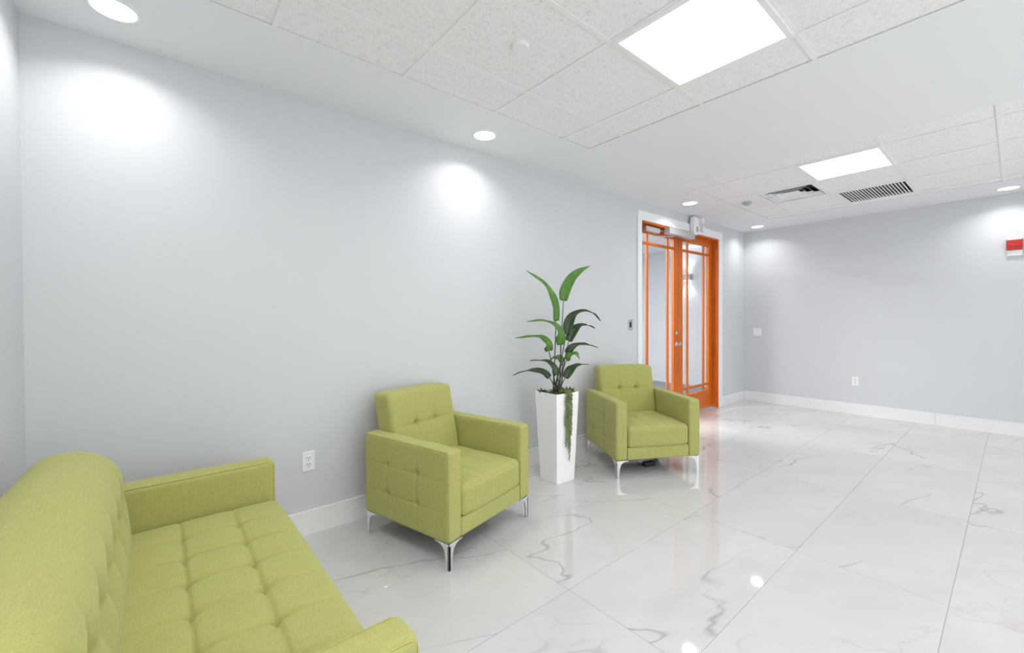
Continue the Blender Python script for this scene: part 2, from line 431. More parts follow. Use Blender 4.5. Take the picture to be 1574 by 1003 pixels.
def downlight(x, y, label):
    t = thing('recessed_downlight', label, 'downlight', (x, y, H), 0, 'round recessed downlights along the walls')
    MB().lathe([(0.074, -0.0005), (0.078, -0.005), (0.088, -0.005), (0.094, -0.001), (0.094, 0.0)], caps=False).build('trim_ring', PLASTIC, t, smooth=True)
    MB().lathe([(0.0005, -0.003), (0.076, -0.003)], caps=False).build('lens', DLENS, t)
    ld = bpy.data.lights.new('downlight_glow', 'AREA'); ld.shape = 'DISK'; ld.size = 0.14; ld.energy = DOWN_W; ld.spread = math.radians(135)
    ld.color = (1.0, 0.99, 0.97)
    lo = bpy.data.objects.new('downlight_glow', ld); COL.objects.link(lo); lo.parent = t; lo.location = (0, 0, -0.008)
    return t
downlight(-0.129, 2.50, 'round downlight in the ceiling corner above the sofa')
downlight(1.849, 2.506, 'round downlight above the armchair nearer the sofa')
downlight(4.805, 2.470, 'round downlight just in front of the double doors')
downlight(6.835, 2.473, 'round downlight in the far room corner beyond the doors')
downlight(6.865, 0.059, 'round downlight above the red fire alarm')
for (x, y, w) in [(-0.13, -0.6, 'left wall'), (2.0, -1.45, 'near end'), (5.2, -1.45, 'far end')]: downlight(x, y, 'added fill downlight outside the view, by the %s of the street window' % w)  # unseen downlights added for extra light on this side

# ------------------------------------------------------------------ air vents
x0, x1, y0, y1 = cell(X2, Y2, V1)
t = thing('supply_air_diffuser', 'square white supply air diffuser with angled vanes beside the far light panel', 'air vent', ((x0 + x1) / 2, (y0 + y1) / 2, H - 0.008))
a, b = (x1 - x0) / 2 - 0.004, (y1 - y0) / 2 - 0.004; e = 0.05
fr = MB(); fr.box(-a, a, -b, -b + e, 0, 0.008); fr.box(-a, a, b - e, b, 0, 0.008); fr.box(-a, -a + e, -b + e, b - e, 0, 0.008); fr.box(a - e, a, -b + e, b - e, 0, 0.008)
fr.build('frame', PLASTIC, t, bevel=0.0015)
MB().box(-a + e, a - e, -b + e, b - e, 0.085, 0.09).build('duct_opening', DARK, t)
def square_cone(ro, ri, z0, z1, th=0.002):
    """nested pyramid vane, flaring down and outward"""
    q = lambda r, z: [(-r * a / b, -r, z), (r * a / b, -r, z), (r * a / b, r, z), (-r * a / b, r, z)]
    vs = q(ro, z0) + q(ri, z1) + q(ri - th, z1) + q(ro - th, z0)
    return MB().add(vs, [(k * 4 + i, k * 4 + (i + 1) % 4, ((k + 1) % 4) * 4 + (i + 1) % 4, ((k + 1) % 4) * 4 + i) for k in range(4) for i in range(4)])
for ro in (b - e - 0.008, b - e - 0.060, b - e - 0.112): square_cone(ro, ro - 0.036, 0.004, 0.040).build('vane', PLASTIC, t)
rc = b - e - 0.164
MB().box(-rc, rc, -rc, rc, 0.010, 0.014).build('centre_plate', PLASTIC, t)
x0, x1, y0, y1 = cell(X2, Y2, V2)
t = thing('return_air_grille', 'return air grille with dark slots between white bars near the far wall', 'air vent', ((x0 + x1) / 2, (y0 + y1) / 2, H - 0.006))
a, b = (x1 - x0) / 2 - 0.004, (y1 - y0) / 2 - 0.004; e = 0.03
fr = MB(); fr.box(-a, a, -b, -b + e, 0, 0.012); fr.box(-a, a, b - e, b, 0, 0.012); fr.box(-a, -a + e, -b + e, b - e, 0, 0.012); fr.box(a - e, a, -b + e, b - e, 0, 0.012)
fr.build('frame', PLASTIC, t, bevel=0.001)
MB().box(-a + e, a - e, -b + e, b - e, 0.06, 0.065).build('duct_opening', DARK, t)
n = 20
slat = MB().prism([(-0.0045, 0.001), (0.0045, 0.001), (0.0045, 0.009), (-0.0045, 0.009)], 'x', -a + e, a - e).mesh('slat', PLASTIC)
for k in range(n + 1):
    if 0 < k < n: link('slat', slat, t, (0, -b + e + k * 2 * (b - e) / n, 0))

# ------------------------------------------------------------------ small ceiling fittings
def cover_plate(x, y, label, r=0.042):
    o = MB().lathe([(0.0005, -0.010), (r * 0.9, -0.010), (r, -0.007), (r, 0.004)], seg=40, caps=False).build('sprinkler_cover', PLASTIC, None, smooth=False)
    o.location = (x, y, H); return tag(o, label, 'sprinkler', 'flat sprinkler covers in the ceiling tiles')
cover_plate(1.385, 1.577, 'small round sprinkler cover in the near tiles beside the large light panel')
cover_plate(5.905, 1.577, 'small round sprinkler cover in the far tiles beside the supply vent')
t = thing('motion_sensor', 'small grey ceiling sensor on the far tiles in front of the doors', 'sensor', (5.30, 2.03, H + 0.004))
MB().lathe([(0.0005, -0.034), (0.030, -0.034), (0.045, -0.022), (0.052, -0.006), (0.052, 0)], caps=False).build('housing', GREYPL, t, smooth=True)
MB().lathe([(0.0005, -0.042), (0.014, -0.040), (0.022, -0.034)], caps=False).build('lens', GREYPL, t, smooth=True)

# ------------------------------------------------------------------ doors
FY = YB + 0.075                       # front face of the closed leaves
m = MB(); m.box(4.205, 4.282, YB - 0.018, YB, 0, 2.545); m.box(6.252, 6.355, YB - 0.018, YB, 0, 2.545); m.box(4.282, 6.252, YB - 0.018, YB, 2.44, 2.545)
struct(m.build('trim_1', TRIM, None, bevel=0.002), 'white casing around the double doors')
jf = struct(MB().box(DX0, 4.288, YB - 0.004, YB + T + 0.01, 0, 2.452).build('trim_2', WOODV), 'orange stained wooden frame of the double doors')
MB().box(6.236, DX1, YB - 0.004, YB + T + 0.01, 0, 2.452).build('jamb', WOODV, jf)
MB().box(4.288, 6.236, YB - 0.004, YB + T + 0.01, 2.42, 2.452).build('head_jamb', WOODH, jf)
MB().box(6.222, 6.236, FY - 0.018, FY - 0.003, 0, 2.42).build('door_stop', WOODV, jf)
MB().box(4.288, 6.236, FY - 0.018, FY - 0.003, 2.406, 2.42).build('door_stop', WOODH, jf)

def leaf_door(name, x0, x1, label, meet_right):
    """glazed leaf: stiles, rails, bars that divide it into nine panes"""
    root = bpy.data.objects.new(name, None); COL.objects.link(root); root.location = (x0, FY, 0.008); struct(root, label)
    W = x1 - x0; th = 0.040; top = 2.402; st = 0.108; nar = 0.127; mu = 0.032
    MB().box(0, st, 0, th, 0, top).build('stile', WOODV, root, bevel=0.002)
    MB().box(W - st, W, 0, th, 0, top).build('stile', WOODV, root, bevel=0.002)
    MB().box(st, W - st, 0, th, 0, 0.255).build('bottom_rail', WOODH, root, bevel=0.002)
    MB().box(st, W - st, 0, th, 2.325, top).build('top_rail', WOODH, root, bevel=0.002)
    vx = [st + nar, W - st - nar - mu]; hz = [0.325, 2.185]; hh = 0.034
    for x in vx: MB().box(x, x + mu, 0.003, 0.026, 0.255, 2.325).build('vertical_bar', WOODV, root, bevel=0.002)
    xsg = [(st, vx[0]), (vx[0] + mu, vx[1]), (vx[1] + mu, W - st)]; zsg = [(0.255, hz[0]), (hz[0] + hh, hz[1]), (hz[1] + hh, 2.325)]
    for z in hz:
        for (a, b) in xsg: MB().box(a, b, 0.004, 0.025, z, z + hh).build('cross_bar', WOODH, root, bevel=0.002)
    for (a, b) in xsg:
        for (c, d) in zsg: MB().box(a, b, 0.012, 0.017, c, d).build('pane', GLASS, root)
    return root
dl = leaf_door('door_1', 4.292, 5.261, 'left leaf of the orange glazed double doors', True)
dr = leaf_door('door_2', 5.267, 6.230, 'right leaf of the orange glazed double doors', False)
# lever set and cylinder on the left leaf's meeting stile
hx = 0.969 - 0.055
h_ = MB(); h_.lathe([(0.030, 0.0), (0.030, 0.008), (0.024, 0.014), (0.011, 0.016), (0.011, 0.055)], (hx, 0, 0.955), 24, 'y')
hd = h_.build('handle', BRUSHED, dl, smooth=False)
MB().tube([(hx, -0.052, 0.955), (hx - 0.03, -0.056, 0.955), (hx - 0.11, -0.054, 0.952), (hx - 0.125, -0.05, 0.951)], [0.011, 0.010, 0.009, 0.007], 12).build('lever', BRUSHED, hd, smooth=True)
kc = MB().lathe([(0.027, 0.0), (0.027, 0.008), (0.020, 0.016), (0.016, 0.017)], (hx, 0, 1.10), 24, 'y').build('lock_cylinder', BRUSHED, dl)
MB().box(hx - 0.002, hx + 0.002, -0.0185, -0.0165, 1.092, 1.108).build('keyhole', DARK, kc)
hr = MB().lathe([(0.026, 0.0), (0.026, 0.006), (0.018, 0.010), (0.010, 0.012), (0.010, 0.03)], (0.05, 0, 0.955), 24, 'y').build('handle', BRUSHED, dr)
# closer on the left leaf, operator box on the frame head
cl = MB().box(0.14, 0.44, -0.055, -0.001, 2.335, 2.392).build('door_closer', ALU, dl, bevel=0.004)
MB().box(0.44, 0.56, -0.04, -0.028, 2.37, 2.38).build('closer_arm', ALU, cl)
t = thing('door_operator', 'silver door operator box on the frame above the double doors', 'door operator', (5.10, YB - 0.004, 2.335))
MB().box(-0.31, 0.31, -0.075, 0, 0, 0.078).build('cover', ALU, t, bevel=0.005)
MB().box(-0.318, -0.31, -0.07, 0, 0.004, 0.074).build('end_cap', GREYPL, t); MB().box(0.31, 0.318, -0.07, 0, 0.004, 0.074).build('end_cap', GREYPL, t)
MB().tube([(-0.18, -0.04, 0.0), (-0.18, -0.04, -0.02), (-0.30, -0.0, -0.024), (-0.36, 0.06, -0.024)], 0.007, 8).build('arm', ALU, t)

# emergency light above the doors
t = thing('emergency_light', 'white twin head emergency light above the right door leaf', 'emergency light', (5.44, YB - 0.018, 2.40))
rbox((0.13, 0.075, 0.235), (0, -0.0385, 0.118), 0.022, 0.03).build('housing', PLASTIC, t, smooth=True)
MB().tube([(0.05, -0.05, 0.20), (0.085, -0.075, 0.195)], 0.012, 10).build('head_arm', PLASTIC, t)
MB().tube([(0.05, -0.05, 0.08), (0.10, -0.065, 0.075)], 0.012, 10).build('head_arm', PLASTIC, t)
for (cx, cz) in ((0.085, 0.185), (0.11, 0.075)):
    hd = MB().lathe([(0.018, 0.0), (0.034, 0.015), (0.040, 0.045), (0.040, 0.052)], (cx, -0.062, cz), 24, 'y').build('lamp_head', PLASTIC, t, smooth=False)
    MB().lathe([(0.0005, 0.053), (0.034, 0.053)], (cx, -0.062, cz), 24, 'y', caps=False).build('lens', LENS, hd)
MB().box(-0.03, 0.03, -0.078, -0.0765, 0.03, 0.10).build('test_panel', GREYPL, t)

# ------------------------------------------------------------------ passage behind the glazed doors
YC, XC = 5.6, 7.93
struct(MB().box(3.0, XC + T, YB + T, YC + T, -0.06, -0.004).build('floor_passage', GREYFLOOR), 'grey carpet beyond the glazed doors')
struct(MB().box(XC, XC + T, YB + T, YC, -0.004, H).build('wall_passage', WALL), 'pale wall with the sconce seen through the doors')
struct(MB().box(3.0, XC, YC, YC + T, -0.004, H).build('wall_passage_end', WALL), 'pale end wall of the passage beyond the doors')
struct(MB().box(3.0 - T, 3.0, YB + T, YC + T, -0.004, H).build('wall_passage_left', WALL), 'pale side wall of the passage beyond the doors')
struct(MB().box(XR + T, XC, YB, YB + T, -0.004, H).build('wall_passage_right', WALL), 'pale return wall of the passage beyond the doors')
struct(MB().box(3.0 - T, XC + T, YB + T, YC + T, H, H + 0.05).build('ceiling_passage', CEILP), 'pale ceiling of the passage beyond the doors')
panel_light(3.5, 4.14, 3.5, 4.1, 'added unseen fill panel in the passage close beyond the glazed doors', 115.0)  # both passage panels are added out of sight to brighten the passage
panel_light(3.5, 4.14, 4.7, 5.3, 'added unseen fill panel at the far end of the passage beyond the doors', 115.0)
downlight(5.9, 4.1, 'round downlight in the passage beyond the glazed doors')
t = thing('wall_sconce', 'box shaped up and down wall sconce seen through the right door leaf', 'sconce', (XC, 4.10, 2.03))
MB().box(-0.10, 0, -0.075, 0.075, 0, 0.12).build('body', GREYPL, t, bevel=0.004)
MB().box(-0.09, -0.01, -0.06, 0.06, 0.119, 0.122).build('lens', DLENS, t); MB().box(-0.09, -0.01, -0.06, 0.06, -0.002, 0.001).build('lens', DLENS, t)
for s in (1, -1):
    ld = bpy.data.lights.new('sconce_glow', 'SPOT'); ld.energy = 14; ld.spot_size = math.radians(95); ld.spot_blend = 0.7; ld.shadow_soft_size = 0.03
    lo = bpy.data.objects.new('sconce_glow', ld); COL.objects.link(lo); lo.parent = t
    lo.location = (-0.05, 0, 0.135 if s > 0 else -0.015); lo.rotation_euler = (math.pi if s > 0 else 0, 0, 0)

# ------------------------------------------------------------------ wall fittings
def outlet(loc, rz, label):
    t = thing('wall_outlet', label, 'outlet', loc, rz, 'white duplex wall outlets')
    MB().box(-0.036, 0.036, -0.006, 0, -0.059, 0.059).build('cover_plate', PLASTIC, t, bevel=0.002)
    for dz in (-0.020, 0.020):
        s = rbox((0.034, 0.006, 0.029), (0, -0.0065, dz), 0.0025, 0.01).build('socket', PLASTIC, t, smooth=False)
        for dx in (-0.0065, 0.0065): MB().box(dx - 0.0016, dx + 0.0016, -0.0102, -0.0092, dz - 0.001, dz + 0.009).build('slot', DARK, s)
        MB().lathe([(0.0026, 0.0092), (0.0026, 0.0102)], (0, 0, dz - 0.008), 10, 'y').build('ground_hole', DARK, s)
    MB().lathe([(0.003, 0.006), (0.003, 0.0075)], (0, 0, 0), 10, 'y').build('screw', GREYPL, t)
outlet((0.700, YB, 0.447), 0, 'white duplex outlet on the long wall between sofa and armchair')
outlet((XR, 1.383, 0.447), -math.pi / 2, 'small white duplex outlet low on the far wall')
t = thing('light_switch', 'white double light switch plate on the far wall near the corner', 'light switch', (XR, 2.592, 1.08), -math.pi / 2)
MB().box(-0.058, 0.058, -0.006, 0, -0.058, 0.058).build('cover_plate', PLASTIC, t, bevel=0.002)
for dx in (-0.023, 0.023): MB().box(dx - 0.016, dx + 0.016, -0.010, -0.005, -0.034, 0.034).build('rocker', PLASTIC, t, bevel=0.0015)
t = thing('door_release_switch', 'small steel key switch plate with black slot left of the doors', 'switch', (4.075, YB, 1.234))
MB().box(-0.040, 0.040, -0.005, 0, -0.060, 0.060).build('cover_plate', BRUSHED, t, bevel=0.0015)
MB().box(-0.020, 0.010, -0.009, -0.004, -0.028, 0.032).build('black_slot', BLACKPL, t, bevel=0.001)
for dz in (-0.047, 0.047): MB().lathe([(0.004, 0.005), (0.004, 0.0065)], (0, 0, dz), 10, 'y').build('screw', GREYPL, t)
t = thing('fire_alarm', 'red fire alarm horn strobe on the far wall at the right edge', 'fire alarm', (XR, 0.015, 2.085), -math.pi / 2)
MB().box(-0.057, 0.057, -0.045, 0, -0.055, 0.055).build('body', RED, t, bevel=0.005)
MB().box(-0.048, 0.048, -0.049, -0.045, -0.020, 0.010).build('sounder_grille', RED, t, bevel=0.002)
MB().box(-0.060, -0.046, -0.048, -0.002, 0.050, 0.062).build('corner_clip', GREYPL, t); MB().box(0.046, 0.060, -0.048, -0.002, 0.050, 0.062).build('corner_clip', GREYPL, t)
MB().box(-0.052, 0.052, -0.030, 0, 0.055, 0.068).build('strobe_lens', LENS, t, bevel=0.003)
MB().box(-0.055, 0.055, -0.022, 0, -0.118, -0.055).build('back_box', LENS, t, bevel=0.004)

# ------------------------------------------------------------------ upholstered furniture
def leg_mesh(sx, sy):
    """bent sheet leg: two flared plates meeting at the corner, tapering to the foot"""
    prof = [(0, 0.140), (0.105, 0.140), (0.105, 0.135), (0.075, 0.131), (0.052, 0.121), (0.038, 0.105), (0.031, 0.085), (0.027, 0.06), (0.022, 0.0), (0, 0)]
    th = 0.005; m = MB()
    m.prism([(-sx * s, z) for s, z in prof], 'y', 0, -sy * th)
    m.prism([(-sy * s, z) for s, z in prof], 'x', 0, -sx * th)
    m.box(min(0, -sx * 0.013), max(0, -sx * 0.013), min(0, -sy * 0.013), max(0, -sy * 0.013), 0, 0.128)
    return m.mesh('leg', CHROME, bevel=0.0008)

def rect_loop(y0, y1, z0, z1, x, rad, k=5):
    pts = []
    for (cy, cz, a0) in ((y1 - rad, z1 - rad, 0), (y0 + rad, z1 - rad, 90), (y0 + rad, z0 + rad, 180), (y1 - rad, z0 + rad, 270)):
        for i in range(k + 1):
            a = math.radians(a0 + 90 * i / k); pts.append((x, cy + rad * math.cos(a), cz + rad * math.sin(a)))
    return pts

def button_mesh():
    return MB().lathe([(0.0005, 0.005), (0.0045, 0.0045), (0.007, 0.0025), (0.008, -0.001), (0.007, -0.003)], seg=14, caps=False).mesh('button', FABRIC, smooth=True)
BTN = button_mesh()
def button(parent, loc, rot):
    o = link('button', BTN, parent, loc); o.rotation_euler = rot; return o

def armchair(label):
    W, D, Z0, ZA, AT = 0.76, 0.71, 0.140, 0.622, 0.102
    t = thing('armchair', label, 'armchair', group='green tufted armchairs')
    # arms, buttoned on the outer side
    sidep = [(0.145, 0.462), (-0.108, 0.462), (0.145, 0.297), (-0.108, 0.297)]
    for s in (-1, 1):
        def disp(p, n, s=s):
            d = 0.0
            if n.x * s > 0.5:
                d += 0.006 * (1 - ((p.y) / (D / 2)) ** 2) * (1 - ((p.z - 0.38) / 0.25) ** 2)
                d += tufts(p.y, p.z, sidep, 0.025, 0.010, 0.0060, 0.0045, (0.145, -0.108), (0.462, 0.297), 0.10, 0.003)
            if n.z > 0.7: d += 0.002 * math.sin(p.y * 23 + s)
            return d
        cx = s * (W / 2 - AT / 2)
        arm = rbox((AT, D, ZA - Z0), (cx, 0, (ZA + Z0) / 2), 0.021, 0.0075, disp).build('arm', FABRIC, t, smooth=True)
        for xx in (cx + AT / 2 - 0.006, cx - AT / 2 + 0.006):
            MB().tube(rect_loop(-D / 2 + 0.0055, D / 2 - 0.0055, Z0 + 0.006, ZA - 0.0055, xx, 0.021), 0.0026, 6, closed=True).build('piping', FABRIC, arm, smooth=True)
        for (y, z) in sidep: button(arm, (s * (W / 2 - 0.027), y, z), (0, s * math.pi / 2, 0))
    iw = W - 2 * AT
    # front rail and lined underside
    rbox((iw - 0.002, 0.06, 0.10), (0, -D / 2 + 0.034, Z0 + 0.053), 0.010, 0.02).build('front_rail', FABRIC, t, smooth=True)
    MB().box(-iw / 2 - 0.05, iw / 2 + 0.05, -D / 2 + 0.03, D / 2 - 0.02, Z0 - 0.002, Z0 + 0.02).build('underside_lining', LINING, t)
    # seat cushion
    tp = [(-0.085, 0.0), (0.085, 0.0)]
    def sdisp(p, n):
        if n.z > 0.3:
            d = 0.022 * (1 - (p.x / (iw / 2)) ** 4) * max(0.0, 1 - ((p.y + 0.06) / 0.30) ** 4)
            d += tufts(p.x, p.y, tp, 0.030, 0.016, 0.0100, 0.0055, (-0.085, 0.085), (0.0,), 0.22, 0.006, 0.35); return d * min(1, n.z * 1.4)
        if n.y < -0.5:
            return 0.010 * (1 - (p.x / (iw / 2)) ** 4) + tufts(p.x, 0.0, [], 0, 1, 0.03, 0.007, (-0.085, 0.085)) * max(0, (p.z - 0.33) / 0.10)
        return 0.0
    seat = rbox((iw - 0.004, 0.565, 0.168), (0, -D / 2 + 0.283, 0.327), 0.030, 0.0075, sdisp).build('seat_cushion', FABRIC, t, smooth=True)
    for (x, y) in tp: button(seat, (x, y, 0.411 - 0.024), (0, 0, 0))
    # backrest, leaning back, two buttons
    bp = [(-0.085, 0.640), (0.085, 0.640)]
    def bdisp(p, n):
        d = 0.0
        if n.y < -0.3:
            d += 0.012 * (1 - (p.x / 0.28) ** 4) * max(0, 1 - ((p.z - 0.63) / 0.24) ** 4)
            d += tufts(p.x, p.z, bp, 0.038, 0.013, 0.0065, 0.005, (-0.085, 0.085), (0.640,), 0.10, 0.005)
        if n.z > 0.5: d += 0.006 * (1 - (p.x / 0.28) ** 2)
        return d
    def lean(q): return (q.x, q.y + 0.21 * (q.z - 0.42), q.z)
    back = rbox((0.556, 0.158, 0.475), (0, 0.248, 0.607), 0.030, 0.0075, bdisp, lean).build('backrest', FABRIC, t, smooth=True)
    for (x, z) in bp: button(back, (x, 0.248 - 0.079 + 0.21 * (z - 0.42) + 0.042, z), (math.pi / 2 + 0.2, 0, 0))
    rbox((iw - 0.004, 0.055, 0.40), (0, D / 2 - 0.03, 0.345), 0.015, 0.03).build('back_panel', FABRIC, t, smooth=True)
    for sx in (-1, 1):
        for sy in (-1, 1): link('leg', leg_mesh(sx, sy), t, (sx * (W / 2 - 0.006), sy * (D / 2 - 0.006), 0))
    return t

def place(o, F, ang, W=0.76, D=0.71):
    a = math.radians(ang); u = Vector((math.cos(a), math.sin(a), 0)); v = Vector((-u.y, u.x, 0))
    o.location = Vector((F[0], F[1], 0)) + u * W / 2 + v * D / 2; o.rotation_euler = (0, 0, a)
c1 = armchair('green tufted armchair standing between the sofa and the white planter')
c2 = copy_tree(c1); c2['label'] = 'green tufted armchair standing right of the planter in front of the doors'
place(c1, (1.143, 1.880), 14.5); place(c2, (2.855, 2.090), -29.3)

def sofa(label):
    W, D, Z0, ZA, AT = 1.64, 0.87, 0.140, 0.612, 0.110
    t = thing('sofa', label, 'sofa', (0.015, 1.67, 0), math.pi / 2)
    iw = W - 2 * AT
    for s in (-1, 1):
        cx = s * (W / 2 - AT / 2)
        def adisp(p, n, s=s):
            return 0.006 * (1 - (p.y / (D / 2)) ** 2) if n.x * s > 0.5 else 0.0
        arm = rbox((AT, D - 0.01, ZA - Z0), (cx, 0, (ZA + Z0) / 2), 0.026, 0.02, adisp).build('arm', FABRIC, t, smooth=True)
        for xx in (cx + AT / 2 - 0.007, cx - AT / 2 + 0.007):
            MB().tube(rect_loop(-D / 2 + 0.012, D / 2 - 0.012, Z0 + 0.007, ZA - 0.0065, xx, 0.026), 0.0028, 6, closed=True).build('piping', FABRIC, arm, smooth=True)
    rbox((iw - 0.002, 0.06, 0.11), (0, -D / 2 + 0.038, Z0 + 0.058), 0.010, 0.03).build('front_rail', FABRIC, t, smooth=True)
    MB().box(-iw / 2 - 0.05, iw / 2 + 0.05, -D / 2 + 0.03, D / 2 - 0.02, Z0 - 0.002, Z0 + 0.02).build('underside_lining', LINING, t)
    cols = [-0.475, -0.285, -0.095, 0.095, 0.285, 0.475]; rows = [-0.05, -0.241]
    tp = [(x, y) for x in cols for y in rows]
    def sdisp(p, n):
        if n.z > 0.3:
            d = 0.030 * (1 - (p.x / (iw / 2)) ** 6) * max(0.0, 1 - ((p.y + 0.12) / 0.36) ** 4)
            d += tufts(p.x, p.y, tp, 0.026, 0.016, 0.0125, 0.0055, cols, rows, 0.11, 0.007, 0.25); return d * min(1, n.z * 1.4)
        if n.y < -0.5: return 0.008 * (1 - (p.x / (iw / 2)) ** 6)
        return 0.0
    seat = rbox((iw - 0.004, 0.60, 0.172), (0, -D / 2 + 0.30, 0.338), 0.040, 0.0065, sdisp).build('seat_cushion', FABRIC, t, smooth=True)
    for (x, y) in tp: button(seat, (x, y, 0.402), (0, 0, 0))
    bp = [(x, 0.62) for x in cols]
    def bdisp(p, n):
        d = 0.0
        if n.y < -0.2:
            d += 0.014 * (1 - (p.x / (iw / 2)) ** 6) * max(0, 1 - ((p.z - 0.60) / 0.22) ** 4)
            d += tufts(p.x, p.z, bp, 0.036, 0.028, 0.009, 0.009, cols, (0.62,), 0.085, 0.010, 0.0)
        if n.z > 0.4: d += 0.004 * math.sin(p.x * 9.0) + 0.004
        return d
    def lean(q): return (q.x, q.y + 0.10 * (q.z - 0.42), q.z - 2.0 * max(0.0, q.y - 0.25) ** 2 * max(0, min(1, (q.z - 0.5) / 0.2)))
    back = rbox((iw - 0.004, 0.285, 0.600), (0, 0.1075 + 0.1425, 0.526), 0.130, 0.012, bdisp, lean).build('backrest', FABRIC, t, smooth=True)
    for (x, z) in bp: button(back, (x, 0.1075 + 0.10 * (z - 0.42) + 0.034, z), (math.pi / 2 + 0.1, 0, 0))
    for sx in (-1, 1):
        for sy in (-1, 1): link('leg', leg_mesh(sx, sy), t, (sx * (W / 2 - 0.008), sy * (D / 2 - 0.012), 0))
    return t
sofa('long green tufted sofa in the left foreground against the left wall')

# power brick on the floor under the far armchair
t = thing('power_adapter', 'small black power adapter lying on the floor under the far armchair', 'power adapter', (3.33, 2.09, 0.0), math.radians(-20))
rbox((0.11, 0.05, 0.04), (0, 0, 0.02), 0.008, 0.02).build('case', BLACKPL, t, smooth=True)
MB().tube([(0.055, 0, 0.02), (0.09, 0.01, 0.01), (0.14, 0.06, 0.005), (0.2, 0.2, 0.005), (0.16, 0.36, 0.005)], 0.004, 8).build('cable', BLACKPL, t, smooth=True)

# ------------------------------------------------------------------ planter and plants
PXY = (2.497, 2.412); PH, PT, PBm = 0.718, 0.126, 0.098
pl = thing('tall_planter', 'tall tapered glossy white square planter between the two armchairs', 'planter', (*PXY, 0), math.radians(-1.5))
def ring(h, z): return [(-h, -h, z), (h, -h, z), (h, h, z), (-h, h, z)]
vs = ring(PBm, 0) + ring(PT, PH) + ring(PT - 0.010, PH) + ring(PT - 0.014, PH - 0.06)
fs = [(3, 2, 1, 0)] + [(k * 4 + i, k * 4 + (i + 1) % 4, k * 4 + 4 + (i + 1) % 4, k * 4 + 4 + i) for k in range(3) for i in range(4)] + [(12, 13, 14, 15)]
MB().add(vs, fs).build('pot', PLANTER, pl, bevel=0.002)
MB().box(-PT + 0.015, PT - 0.015, -PT + 0.015, PT - 0.015, PH - 0.058, PH - 0.022).build('moss', SOIL, pl)

def spline(pts, n):
    """Catmull-Rom through the points"""
    P = [Vector(p) for p in pts]; P = [P[0] * 2 - P[1]] + P + [P[-1] * 2 - P[-2]]; out = []
    for i in range(1, len(P) - 2):
        for k in range(n):
            s = k / n; a, b, c, d = P[i - 1], P[i], P[i + 1], P[i + 2]
            out.append(0.5 * ((2 * b) + (c - a) * s + (2 * a - 5 * b + 4 * c - d) * s * s + (3 * b - a - 3 * c + d) * s ** 3))
    out.append(P[-2]); return out

def blade(path, width, facing, facing1, fold, roll):
    """leaf blade: cupped strip along the midrib with real thickness"""
    p = spline(path, 7); n = len(p); cs = 7; top = []; th = 0.0012
    prev = None; mb = MB(); vs = []; rib = []
    for i, q in enumerate(p):
        tn = (p[min(i + 1, n - 1)] - p[max(i - 1, 0)]).normalized()
        s = tn.cross(facing.lerp(facing1, min(1.0, (i / (n - 1)) * 1.25)))
        if s.length < 0.15: s = prev if prev is not None else tn.cross(Vector((0, 0, 1)))
        s = s.normalized()
        if prev is not None and s.dot(prev) < 0: s = -s
        prev = s; nn = s.cross(tn).normalized()
        ss = s * math.cos(roll) + nn * math.sin(roll); nr = nn * math.cos(roll) - s * math.sin(roll)
        f = i / (n - 1); w = width * 0.5 * (math.sin(math.pi * min(1, f * 0.92 + 0.075) ** 0.62) ** 0.85 if f < 1 else 0.02)
        w = max(w, 0.0015)
        for k in range(cs):
            a = (k / (cs - 1)) * 2 - 1
            vs.append(q + ss * (a * w) + nr * (abs(a) ** 1.3 * w * fold + 0.004 * math.sin(f * 14 + a * 2) * abs(a)))
        rib.append(q - nr * 0.0012)
    fs = []
    for i in range(n - 1):
        for k in range(cs - 1): fs.append((i * cs + k, i * cs + k + 1, (i + 1) * cs + k + 1, (i + 1) * cs + k))
    mb.add(vs, fs); return mb, rib, p

